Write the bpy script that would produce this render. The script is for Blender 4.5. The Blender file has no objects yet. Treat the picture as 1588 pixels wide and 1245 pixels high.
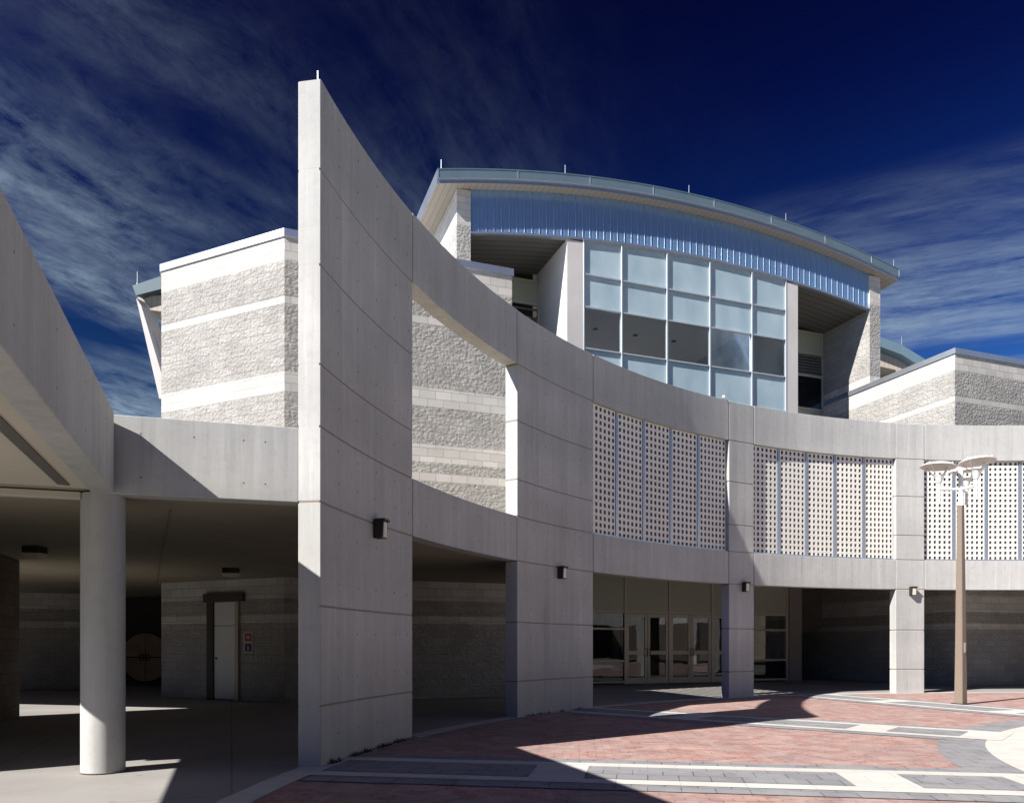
import bpy, bmesh, math, random
from mathutils import Vector
random.seed(7)
R_ = math.radians
S = bpy.context.scene
COL = S.collection
# ------------------------------------------------------------------ camera
EYE = 1.3
cam_d = bpy.data.cameras.new('camera'); cam = bpy.data.objects.new('camera', cam_d); COL.objects.link(cam)
cam.location = (0, 0, EYE); cam.rotation_euler = (R_(90), 0, 0)
cam_d.sensor_width = 36; cam_d.lens = 1195 / 1588 * 36
cam_d.shift_y = (1001 - 622.5) / 1588; cam_d.clip_end = 2000
S.camera = cam
S.render.resolution_x = 1024; S.render.resolution_y = 802
S.view_settings.view_transform = 'Standard'; S.view_settings.look = 'None'
S.view_settings.exposure = 1.12; S.view_settings.gamma = 1
S.cycles.diffuse_bounces = 2
# ------------------------------------------------------------------ sun + sky
SUN_A, SUN_E = 37.0, 37.5           # travel azimuth (from +X) and elevation
trav = Vector((math.cos(R_(SUN_A)) * math.cos(R_(SUN_E)), math.sin(R_(SUN_A)) * math.cos(R_(SUN_E)), -math.sin(R_(SUN_E))))
sd = bpy.data.lights.new('sun', 'SUN'); sd.energy = 4.6; sd.angle = R_(.5); sd.color = (1, .955, .9)
sun = bpy.data.objects.new('sun', sd); COL.objects.link(sun)
sun.rotation_euler = trav.to_track_quat('-Z', 'Y').to_euler(); sun.location = (-20, -16, 30)

W = bpy.data.worlds.new('World'); S.world = W; W.use_nodes = True
def N(nt, t, **kw):
    n = nt.nodes.new(t)
    for k, v in kw.items():
        if k == 'ins':
            for i, x in v.items(): n.inputs[i].default_value = x
        else: setattr(n, k, v)
    return n
def L(nt, a, b): nt.links.new(a, b)
def mth(nt, op, a, b=None, c=None, clamp=False):
    n = nt.nodes.new('ShaderNodeMath'); n.operation = op; n.use_clamp = clamp
    for i, x in enumerate((a, b, c)):
        if x is None: continue
        if isinstance(x, (int, float)): n.inputs[i].default_value = x
        else: nt.links.new(x, n.inputs[i])
    return n.outputs[0]
def mixc(nt, f, a, b, mode='MIX'):
    n = nt.nodes.new('ShaderNodeMix'); n.data_type = 'RGBA'; n.blend_type = mode
    for i, x in ((0, f), (6, a), (7, b)):
        if isinstance(x, (int, float)): n.inputs[i].default_value = x
        elif isinstance(x, tuple): n.inputs[i].default_value = x if len(x) == 4 else x + (1,)
        else: nt.links.new(x, n.inputs[i])
    return n.outputs[2]
def ramp(nt, f, pts):
    n = nt.nodes.new('ShaderNodeValToRGB')
    e = n.color_ramp.elements
    while len(e) < len(pts): e.new(.5)
    for q, (p, c) in zip(e, pts):
        q.position = p; q.color = (c, c, c, 1) if isinstance(c, (int, float)) else tuple(c) + (1,)
    nt.links.new(f, n.inputs[0]); return n.outputs[0]
def sky_world():
    nt = W.node_tree; nt.nodes.clear()
    out = N(nt, 'ShaderNodeOutputWorld'); bg = N(nt, 'ShaderNodeBackground', ins={1: .1}); L(nt, bg.outputs[0], out.inputs[0])
    sky = N(nt, 'ShaderNodeTexSky', sky_type='NISHITA', sun_disc=False, sun_elevation=R_(SUN_E),
            sun_rotation=math.atan2(-trav.x, -trav.y) % (2 * math.pi), altitude=1500, air_density=1.0, dust_density=.3, ozone_density=3.0)
    tc = N(nt, 'ShaderNodeTexCoord'); d = tc.outputs['Generated']
    dot = N(nt, 'ShaderNodeVectorMath', operation='DOT_PRODUCT'); L(nt, d, dot.inputs[0]); dot.inputs[1].default_value = (-trav.x, -trav.y, -trav.z)
    # a clear, dry polarised sky: darkest 90 degrees from the sun
    c2 = mth(nt, 'MULTIPLY', dot.outputs['Value'], dot.outputs['Value'])
    pol = mth(nt, 'MULTIPLY_ADD', c2, .75, .16, clamp=True)
    sep = N(nt, 'ShaderNodeSeparateXYZ'); L(nt, d, sep.inputs[0])
    hs = N(nt, 'ShaderNodeHueSaturation', ins={'Saturation': 1.25}); L(nt, sky.outputs[0], hs.inputs['Color'])
    base = mixc(nt, 1, hs.outputs[0], (.42, .66, 1.12), 'MULTIPLY')
    base = mixc(nt, 1, base, ramp(nt, sep.outputs[2], [(.05, (1.5, 1.45, 1.05)), (.28, (1.3, 1.12, 1.0)), (.42, (.55, .52, .72)), (.56, (.32, .19, .45)), (.68, (.25, .10, .28))]), 'MULTIPLY')
    pc = N(nt, 'ShaderNodeCombineXYZ')
    for i in range(3): L(nt, pol, pc.inputs[i])
    base = mixc(nt, 1, base, pc.outputs[0], 'MULTIPLY')
    # cirrus on a high flat layer
    zz = mth(nt, 'ADD', mth(nt, 'MAXIMUM', sep.outputs[2], 0.0), .12)
    px = mth(nt, 'DIVIDE', sep.outputs[0], zz); py = mth(nt, 'DIVIDE', sep.outputs[1], zz)
    pv = N(nt, 'ShaderNodeCombineXYZ'); L(nt, px, pv.inputs[0]); L(nt, py, pv.inputs[1])
    big = N(nt, 'ShaderNodeTexNoise', ins={'Scale': .9, 'Detail': 2, 'Roughness': .5}); L(nt, pv.outputs[0], big.inputs[0])
    # bend the streaks a little with a slow warp
    wp = N(nt, 'ShaderNodeTexNoise', ins={'Scale': .7, 'Detail': 2}); L(nt, pv.outputs[0], wp.inputs[0])
    wv = N(nt, 'ShaderNodeVectorMath', operation='MULTIPLY_ADD'); L(nt, wp.outputs['Color'], wv.inputs[0]); wv.inputs[1].default_value = (.5, .5, 0); L(nt, pv.outputs[0], wv.inputs[2])
    def layer(rot, loc, sx, sy, s1, fine, lo=.36, hi=.60):
        v = wv.outputs[0]
        r1 = N(nt, 'ShaderNodeMapping'); L(nt, v, r1.inputs[0]); r1.inputs['Rotation'].default_value = (0, 0, R_(rot))
        def m2(a, b, l):
            q = N(nt, 'ShaderNodeMapping'); L(nt, r1.outputs[0], q.inputs[0]); q.inputs['Scale'].default_value = (a, b, 1); q.inputs['Location'].default_value = l; return q.outputs[0]
        n1 = N(nt, 'ShaderNodeTexNoise', ins={'Scale': s1, 'Detail': 4, 'Roughness': .55, 'Distortion': .3}); L(nt, m2(sx, sy, loc), n1.inputs[0])
        n2 = N(nt, 'ShaderNodeTexNoise', ins={'Scale': fine, 'Detail': 9, 'Roughness': .72, 'Distortion': .5}); L(nt, m2(sx * 1.0, sy * 1.7, loc), n2.inputs[0])
        n3 = N(nt, 'ShaderNodeTexNoise', ins={'Scale': fine * 2.2, 'Detail': 6, 'Roughness': .7, 'Distortion': .3}); L(nt, m2(sx * 3, sy * 1.6, loc), n3.inputs[0])
        f = mth(nt, 'ADD', mth(nt, 'MULTIPLY', n2.outputs[0], .5), mth(nt, 'MULTIPLY', n3.outputs[0], .5))
        return mth(nt, 'MULTIPLY', ramp(nt, n1.outputs[0], [(lo, 0), (hi, 1)]), ramp(nt, f, [(.38, .05), (.60, 1)]))
    bx = ramp(nt, mth(nt, 'ADD', sep.outputs[0], .5), [(.42, 0), (.62, 1)])
    la = layer(CL_ROT, CL_LOC, .55, 1.5, 1.5, 3.0); lb = layer(RT_ROT, RT_LOC, .45, 2.4, 1.1, 2.2, .42, .60)
    az = mth(nt, 'DIVIDE', sep.outputs[0], mth(nt, 'MAXIMUM', sep.outputs[1], .15))
    lm = mth(nt, 'MULTIPLY', ramp(nt, mth(nt, 'MULTIPLY_ADD', az, .5, .5), [(.25, 1), (.45, .4), (.54, .10), (.68, 0)]), ramp(nt, sep.outputs[2], [(.3, 1), (.46, .85), (.54, .38), (.62, .12)]))
    rm = mth(nt, 'MULTIPLY', ramp(nt, mth(nt, 'MULTIPLY_ADD', az, .5, .5), [(.52, 0), (.64, .9), (.8, 1)]), ramp(nt, sep.outputs[2], [(.36, 1), (.43, .45), (.49, 0)]))
    a = mth(nt, 'ADD', mth(nt, 'MULTIPLY', la, lm), mth(nt, 'MULTIPLY', lb, rm)); b = 1.0; side = 1.0
    g = ramp(nt, big.outputs[0], [(.30, .45), (.6, 1)])
    m = mth(nt, 'MULTIPLY', mth(nt, 'MULTIPLY', a, b), mth(nt, 'MULTIPLY', g, side), clamp=True)
    m = mth(nt, 'MULTIPLY', m, CL_AMT, clamp=True)
    col = mixc(nt, m, base, CL_COL)
    L(nt, col, bg.inputs[0])
RT_ROT = 25; RT_LOC = (.2, 1.9, 0)
CL_ROT = 118; CL_LOC = (1.3, .4, 0); CL_AMT = .9; CL_COL = (1.75, 2.3, 2.75)
sky_world()

# ------------------------------------------------------------------ geometry frame of the building
O = Vector((0, 19.74)); TH = R_(20)
U = Vector((math.cos(TH), math.sin(TH))); V = Vector((-math.sin(TH), math.cos(TH)))
def ab(a, b, z=0.0):
    p = O + U * a + V * b
    return Vector((p.x, p.y, z))
CC = Vector((13.382, 5.741)); RW = 15.65; TW = .26
def pol(t, r, z=0.0): return Vector((CC.x + r * math.cos(R_(t)), CC.y + r * math.sin(R_(t)), z))

# ------------------------------------------------------------------ materials
MATS = {}
def mat(name, col=(.5, .5, .5), rough=.6, metal=0, spec=.5, build=None):
    m = bpy.data.materials.new(name); m.use_nodes = True; nt = m.node_tree
    p = nt.nodes['Principled BSDF']
    p.inputs['Base Color'].default_value = col + (1,); p.inputs['Roughness'].default_value = rough
    p.inputs['Metallic'].default_value = metal; p.inputs['Specular IOR Level'].default_value = spec
    if build: build(nt, p)
    MATS[name] = m; return m
def pos(nt): return N(nt, 'ShaderNodeNewGeometry').outputs['Position']
def uvn(nt): return N(nt, 'ShaderNodeTexCoord').outputs['UV']
def mapn(nt, v, sc=(1, 1, 1), rot=(0, 0, 0), loc=(0, 0, 0)):
    m = N(nt, 'ShaderNodeMapping'); L(nt, v, m.inputs[0])
    m.inputs['Scale'].default_value = sc; m.inputs['Rotation'].default_value = rot; m.inputs['Location'].default_value = loc
    return m.outputs[0]
def noise(nt, v, s, d=4, r=.55, dist=0):
    n = N(nt, 'ShaderNodeTexNoise', ins={'Scale': s, 'Detail': d, 'Roughness': r, 'Distortion': dist}); L(nt, v, n.inputs[0]); return n.outputs[0]
def bump(nt, p, h, st, dist=.02, prev=None):
    b = N(nt, 'ShaderNodeBump', ins={'Strength': st, 'Distance': dist}); L(nt, h, b.inputs['Height'])
    if prev: L(nt, prev, b.inputs['Normal'])
    L(nt, b.outputs[0], p.inputs['Normal']); return b.outputs[0]
def concrete(c0, c1, streak=.35, rough=.8, b=.25):
    def f(nt, p):
        v = pos(nt)
        a = noise(nt, v, .7, 5, .6); s = noise(nt, mapn(nt, v, (2.6, 2.6, .16)), 1.6, 5, .65); k = noise(nt, v, 9, 6, .7)
        big = noise(nt, mapn(nt, v, (1, 1, .5), loc=(7, 3, 1)), .35, 3, .5)
        f1 = mth(nt, 'ADD', mth(nt, 'MULTIPLY', a, .5), mth(nt, 'ADD', mth(nt, 'MULTIPLY', s, streak), mth(nt, 'MULTIPLY', big, .3)))
        c = mixc(nt, ramp(nt, f1, [(.48, 0), (.85, 1)]), c0, c1)
        # rain streaks and pale leach lines running down, and rough pour-to-pour tone
        st2 = noise(nt, mapn(nt, v, (7, 7, .35), loc=(3, 5, 0)), 1.0, 6, .7)
        c = mixc(nt, mth(nt, 'MULTIPLY', ramp(nt, st2, [(.54, 0), (.72, 1)]), .45), c, tuple(x * 1.2 for x in c1))
        c = mixc(nt, mth(nt, 'MULTIPLY', ramp(nt, st2, [(.28, 1), (.45, 0)]), .45), c, tuple(x * .70 for x in c0))
        pz = N(nt, 'ShaderNodeSeparateXYZ'); L(nt, v, pz.inputs[0])
        lift = noise(nt, mapn(nt, v, (.12, .12, .95), loc=(0, 0, 9)), 1.0, 1, .3)
        c = mixc(nt, mth(nt, 'MULTIPLY', ramp(nt, lift, [(.4, 0), (.6, 1)]), .3), c, tuple(x * .8 for x in c0))
        c = mixc(nt, mth(nt, 'MULTIPLY', ramp(nt, k, [(.35, 1), (.5, 0)]), .14), c, (c0[0] * .6, c0[1] * .57, c0[2] * .52))
        # faint warm form stains
        st = ramp(nt, noise(nt, mapn(nt, v, (1.2, 1.2, .5), loc=(2, 8, 4)), 1.1, 4, .6), [(.6, 0), (.78, 1)])
        c = mixc(nt, mth(nt, 'MULTIPLY', st, .22), c, (c0[0] * .72, c0[1] * .62, c0[2] * .5))
        L(nt, c, p.inputs['Base Color'])
        bump(nt, p, mth(nt, 'ADD', k, mth(nt, 'MULTIPLY', noise(nt, v, 60, 3), .4)), b, .006)
    return f
mat('concrete', rough=.82, spec=.3, build=concrete((.374, .378, .367), (.515, .512, .493), .5))
mat('joint', (.25, .205, .165), .9)
mat('hole', (.11, .10, .095), .9)
mat('old_concrete', rough=.85, spec=.3, build=concrete((.26, .245, .235), (.40, .375, .35), .5))
def floorc(nt, p):
    v = pos(nt); a = noise(nt, v, .5, 6, .6); k = noise(nt, v, 14, 5, .7)
    c = mixc(nt, ramp(nt, a, [(.3, 0), (.7, 1)]), (.25, .238, .225), (.34, .327, .31))
    st = ramp(nt, noise(nt, mapn(nt, v, loc=(4, 1, 0)), 1.7, 6, .7), [(.55, 0), (.75, 1)])
    c = mixc(nt, mth(nt, 'MULTIPLY', st, .35), c, (.22, .2, .18))
    sx = N(nt, 'ShaderNodeTexBrick', ins={'Scale': 1, 'Mortar Size': .012, 'Brick Width': 2.4, 'Row Height': 2.4, 'Color1': (1, 1, 1, 1), 'Color2': (1, 1, 1, 1), 'Mortar': (.72, .7, .67, 1)}, offset=0)
    L(nt, mapn(nt, v, rot=(0, 0, R_(-20))), sx.inputs[0])
    c = mixc(nt, 1, c, sx.outputs[0], 'MULTIPLY')
    sp = ramp(nt, noise(nt, mapn(nt, v, loc=(9, 2, 0)), 7, 3, .5), [(.66, 0), (.72, 1)])
    c = mixc(nt, mth(nt, 'MULTIPLY', sp, .3), c, (.13, .12, .11))
    L(nt, c, p.inputs['Base Color']); bump(nt, p, k, .2, .004)
mat('floor_concrete', rough=.75, spec=.3, build=floorc)
LIGHT_BANDS = [(1.85, 2.03), (2.41, 2.95), (5.35, 5.57), (5.83, 6.26), (7.19, 7.65), (9.22, 9.39), (10.22, 11.2), (13.85, 20)]
def cmu(nt, p):
    v = uvn(nt); sep = N(nt, 'ShaderNodeSeparateXYZ'); L(nt, v, sep.inputs[0]); z = sep.outputs[1]
    m = None
    for a, b in LIGHT_BANDS:
        k = mth(nt, 'MULTIPLY', mth(nt, 'GREATER_THAN', z, a), mth(nt, 'LESS_THAN', z, b))
        m = k if m is None else mth(nt, 'MAXIMUM', m, k)
    br = N(nt, 'ShaderNodeTexBrick', ins={'Scale': 1, 'Mortar Size': .007, 'Brick Width': .406, 'Row Height': .2032, 'Bias': 0,
        'Color1': (.80, .80, .80, 1), 'Color2': (1.0, 1.0, 1.0, 1), 'Mortar': (.62, .6, .57, 1)})
    L(nt, mapn(nt, v, loc=(0, .13, 0)), br.inputs[0])
    P = pos(nt)
    n1 = noise(nt, P, 1.2, 4, .6); n3 = noise(nt, P, 22, 4, .6)
    rc = mixc(nt, ramp(nt, n1, [(.3, 0), (.7, 1)]), (.345, .335, .315), (.445, .43, .405))
    lc = mixc(nt, ramp(nt, n1, [(.3, 0), (.7, 1)]), (.53, .51, .475), (.63, .605, .57))
    # split face speckle of exposed aggregate
    rc = mixc(nt, mth(nt, 'MULTIPLY', ramp(nt, n3, [(.35, 1), (.55, 0)]), .3), rc, (.17, .16, .155))
    c = mixc(nt, m, rc, lc); c = mixc(nt, mth(nt, 'MULTIPLY_ADD', m, .3, .7), c, br.outputs[0], 'MULTIPLY')
    L(nt, c, p.inputs['Base Color'])
    vo = N(nt, 'ShaderNodeTexVoronoi', feature='SMOOTH_F1', ins={'Scale': 11, 'Smoothness': .5}); L(nt, mapn(nt, P, (1, 1, 1.25)), vo.inputs['Vector'])
    rk = mth(nt, 'ADD', mth(nt, 'MULTIPLY', vo.outputs['Distance'], -.9), mth(nt, 'MULTIPLY', noise(nt, P, 15, 7, .7, .6), 1.2))
    inv = mth(nt, 'SUBTRACT', 1.0, m)
    hm = mth(nt, 'ADD', mth(nt, 'MULTIPLY', rk, inv), mth(nt, 'MULTIPLY', mth(nt, 'MULTIPLY', n3, .05), m))
    hm = mth(nt, 'ADD', hm, mth(nt, 'MULTIPLY', br.outputs['Fac'], -.35))
    bump(nt, p, hm, .65, .045)
mat('block_wall', rough=.9, spec=.2, build=cmu)
def metal(c, r, var=.1, bs=.15):
    def f(nt, p):
        v = pos(nt); a = noise(nt, mapn(nt, v, (1, 1, .3)), 1.5, 4)
        L(nt, mth(nt, 'MULTIPLY_ADD', a, var, r - var / 2), p.inputs['Roughness'])
        c2 = tuple(x * .85 for x in c); L(nt, mixc(nt, a, c2, c), p.inputs['Base Color'])
        bump(nt, p, noise(nt, mapn(nt, v, (1, 1, .5)), 2.2, 3), bs, .01)
    return f
mat('corrugated', metal=.6, build=metal((.31, .47, .70), .26, .05, .04))
mat('roof_metal', metal=.45, build=metal((.20, .29, .35), .36))
mat('canopy_metal', metal=.3, build=metal((.07, .105, .125), .5))
mat('coping_metal', metal=.85, build=metal((.72, .77, .84), .3))
mat('steel_blue', (.36, .42, .50), .4, .7)
mat('white_frame', (.50, .55, .59), .35, .4)
mat('seam', (.75, .8, .85), .3, .8)
def soff(nt, p):
    v = pos(nt)
    w = N(nt, 'ShaderNodeTexWave', wave_type='BANDS', bands_direction='X', ins={'Scale': 1.6, 'Distortion': .0}); L(nt, mapn(nt, v, rot=(0, 0, R_(-20))), w.inputs[0])
    c = mixc(nt, ramp(nt, w.outputs[0], [(0, 0), (.08, 1)]), (.22, .19, .15), (.37, .325, .265))
    c = mixc(nt, mth(nt, 'MULTIPLY', noise(nt, v, 1.5, 5), .4), c, (.36, .31, .25))
    L(nt, c, p.inputs['Base Color'])
mat('eave_soffit', rough=.6, build=soff)
def stucco(c0, c1):
    def f(nt, p):
        v = pos(nt)
        L(nt, mixc(nt, ramp(nt, noise(nt, v, .9, 5, .6), [(.3, 0), (.7, 1)]), c0, c1), p.inputs['Base Color'])
        bump(nt, p, noise(nt, v, 40, 4), .2, .004)
    return f
mat('ceiling', rough=.85, spec=.2, build=stucco((.31, .27, .20), (.37, .325, .245)))
mat('plaster', rough=.8, spec=.3, build=stucco((.50, .475, .46), (.58, .555, .545)))
mat('vent_grille', (.12, .11, .095), .6)
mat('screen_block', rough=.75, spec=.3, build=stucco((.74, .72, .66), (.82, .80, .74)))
def frost(nt, p):
    v = pos(nt); a = noise(nt, v, .8, 3)
    oi = N(nt, 'ShaderNodeObjectInfo'); wv = noise(nt, mapn(nt, v, (1, 1, .5)), 1.6, 2)
    cc = mixc(nt, ramp(nt, wv, [(.3, 0), (.7, 1)]), (.42, .58, .67), (.60, .74, .81))
    cc = mixc(nt, mth(nt, 'MULTIPLY', oi.outputs['Random'], .35), cc, (.36, .50, .58)); L(nt, cc, p.inputs['Base Color'])
    bump(nt, p, noise(nt, v, .9, 2), .3, .02)
    L(nt, mth(nt, 'MULTIPLY_ADD', a, .1, .18), p.inputs['Roughness'])
    out = [n for n in nt.nodes if n.type == 'OUTPUT_MATERIAL'][0]; t = N(nt, 'ShaderNodeBsdfTranslucent', ins={0: (.8, .88, .9, 1)})
    mx = N(nt, 'ShaderNodeMixShader', ins={0: .32}); L(nt, p.outputs[0], mx.inputs[1]); L(nt, t.outputs[0], mx.inputs[2]); L(nt, mx.outputs[0], out.inputs[0])
mat('frosted_glass', rough=.22, spec=.5, build=frost)
def clear(tint, f0=.12):
    def f(nt, p):
        nt.nodes.remove(p); out = [n for n in nt.nodes if n.type == 'OUTPUT_MATERIAL'][0]
        t = N(nt, 'ShaderNodeBsdfTransparent', ins={0: tint + (1,)}); g = N(nt, 'ShaderNodeBsdfGlossy', ins={0: (.95, .97, 1, 1), 1: .015})
        fr = N(nt, 'ShaderNodeFresnel', ins={0: 1.52})
        mx = N(nt, 'ShaderNodeMixShader'); L(nt, mth(nt, 'ADD', fr.outputs[0], f0 - .04, clamp=True), mx.inputs[0]); L(nt, t.outputs[0], mx.inputs[1]); L(nt, g.outputs[0], mx.inputs[2]); L(nt, mx.outputs[0], out.inputs[0])
        v = pos(nt); b = N(nt, 'ShaderNodeBump', ins={'Strength': .08, 'Distance': .02}); L(nt, noise(nt, v, 1.3, 2), b.inputs['Height']); L(nt, b.outputs[0], g.inputs['Normal'])
    return f
mat('clear_glass', build=clear((.90, .94, .94), .07))
mat('dark_glass', build=clear((.30, .33, .32), .05))
mat('spandrel_glass', (.36, .365, .285), .3, 0, .5)
mat('tan_frame', (.44, .40, .33), .45, .1)
mat('tan_pilaster', (.24, .205, .19), .7)
mat('bronze', (.045, .035, .028), .45, .5)
mat('lens', (.62, .58, .5), .25, 0, .6)
mat('white_paint', rough=.45, build=stucco((.70, .71, .70), (.78, .79, .77)))
mat('door_white', rough=.5, build=stucco((.60, .62, .60), (.68, .70, .68)))
mat('dark_frame', (.05, .042, .035), .6)
mat('roof_gravel', rough=.95, build=stucco((.09, .085, .08), (.14, .13, .12)))
mat('hole_shade_dark', (.028, .025, .022), .9)
mat('screen_hole_shade', (.27, .25, .22), .9)  # shade on the hole sides, put into the colour of the white block
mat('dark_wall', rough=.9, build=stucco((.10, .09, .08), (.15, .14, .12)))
mat('sign_white', (.42, .40, .36), .5)
mat('sign_red', (.38, .04, .03), .5)
mat('sign_blue', (.015, .03, .09), .4)
def gatem(nt, p):
    v = pos(nt); a = noise(nt, v, 2.2, 5, .6)
    L(nt, mixc(nt, ramp(nt, a, [(.3, 0), (.7, 1)]), (.30, .22, .14), (.46, .36, .25)), p.inputs['Base Color'])
mat('gate_bronze', rough=.55, metal=.3, build=gatem)
def polem(nt, p):
    v = pos(nt); k = noise(nt, v, 40, 4, .7); a = noise(nt, mapn(nt, v, (3, 3, .6)), 1.5, 4)
    c = mixc(nt, k, (.12, .092, .07), (.25, .195, .15)); c = mixc(nt, mth(nt, 'MULTIPLY', a, .4), c, (.17, .14, .11))
    L(nt, c, p.inputs['Base Color']); bump(nt, p, k, .3, .004)
mat('aggregate', rough=.8, build=polem)
mat('reflector', (.66, .64, .60), .4, 0)
mat('leaf', (.07, .065, .03), .8)
# paving
def pavers(cols, w, h, rot, mort, wear=.3, mc=(.10, .09, .085)):
    def f(nt, p):
        v = mapn(nt, pos(nt), rot=(0, 0, R_(rot)))
        br = N(nt, 'ShaderNodeTexBrick', ins={'Scale': 1, 'Mortar Size': mort, 'Brick Width': w, 'Row Height': h, 'Bias': 0, 'Mortar Smooth': .3,
             'Color1': cols[0] + (1,), 'Color2': cols[1] + (1,), 'Mortar': mc + (1,)}); L(nt, v, br.inputs[0])
        P = pos(nt); big = noise(nt, P, .8, 6, .65); md = noise(nt, P, 3.2, 5, .65, .8)
        wn = N(nt, 'ShaderNodeTexVoronoi', feature='F1', ins={'Scale': 1}); L(nt, mapn(nt, pos(nt), (1 / w, 1 / h, 1), (0, 0, 0)), wn.inputs['Vector'])
        hs = N(nt, 'ShaderNodeSeparateColor'); L(nt, wn.outputs['Color'], hs.inputs[0])
        c = mixc(nt, mth(nt, 'MULTIPLY', ramp(nt, hs.outputs[0], [(.45, 0), (.9, 1)]), .65), br.outputs[0], cols[2])
        c = mixc(nt, mth(nt, 'MULTIPLY', ramp(nt, md, [(.42, 0), (.66, 1)]), wear), c, cols[3])
        c = mixc(nt, mth(nt, 'MULTIPLY', ramp(nt, big, [(.45, 0), (.75, 1)]), wear * .7), c, cols[2])
        L(nt, c, p.inputs['Base Color'])
        bump(nt, p, mth(nt, 'ADD', mth(nt, 'MULTIPLY', br.outputs['Fac'], -1.0), mth(nt, 'MULTIPLY', noise(nt, P, 60, 3), .3)), .5, .006)
    return f
mat('brick_pavers', rough=.85, spec=.25, build=pavers([(.41, .225, .19), (.32, .165, .145), (.25, .21, .205), (.48, .35, .305)], .2, .1, 5, .006, .8))
mat('pale_pavers', rough=.85, spec=.25, build=pavers([(.58, .56, .52), (.52, .50, .47), (.48, .46, .42), (.62, .60, .56)], .6, .3, 10, .004, .3, (.32, .30, .28)))
mat('grey_pavers', rough=.85, spec=.25, build=pavers([(.24, .24, .25), (.20, .20, .215), (.28, .28, .29), (.31, .30, .305)], .3, .3, 10, .006, .35, (.06, .06, .06)))

mat('joint_light', (.42, .39, .35), .9)
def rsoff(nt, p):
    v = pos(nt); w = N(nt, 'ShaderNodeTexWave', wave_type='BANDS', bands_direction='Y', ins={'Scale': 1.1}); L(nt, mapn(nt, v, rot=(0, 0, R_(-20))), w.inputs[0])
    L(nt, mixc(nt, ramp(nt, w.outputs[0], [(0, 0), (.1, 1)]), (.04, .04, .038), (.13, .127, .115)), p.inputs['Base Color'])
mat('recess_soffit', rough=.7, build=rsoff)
mat('room_ceiling', rough=.8, build=stucco((.80, .82, .79), (.85, .86, .84))); mat('room_wall', rough=.8, build=stucco((.36, .37, .37), (.4, .41, .41)))
mat('louvre', (.20, .20, .19), .5, .3)
mat('soffit_board', rough=.8, spec=.2, build=stucco((.50, .465, .38), (.56, .525, .43)))
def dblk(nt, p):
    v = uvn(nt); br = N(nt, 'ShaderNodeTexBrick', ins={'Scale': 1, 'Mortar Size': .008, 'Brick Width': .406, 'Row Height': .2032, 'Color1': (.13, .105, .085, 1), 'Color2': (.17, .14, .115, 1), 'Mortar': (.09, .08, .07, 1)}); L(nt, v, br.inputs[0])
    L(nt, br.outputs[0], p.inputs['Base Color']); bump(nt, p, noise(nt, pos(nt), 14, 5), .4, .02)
mat('dark_block', rough=.9, spec=.2, build=dblk)
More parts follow.
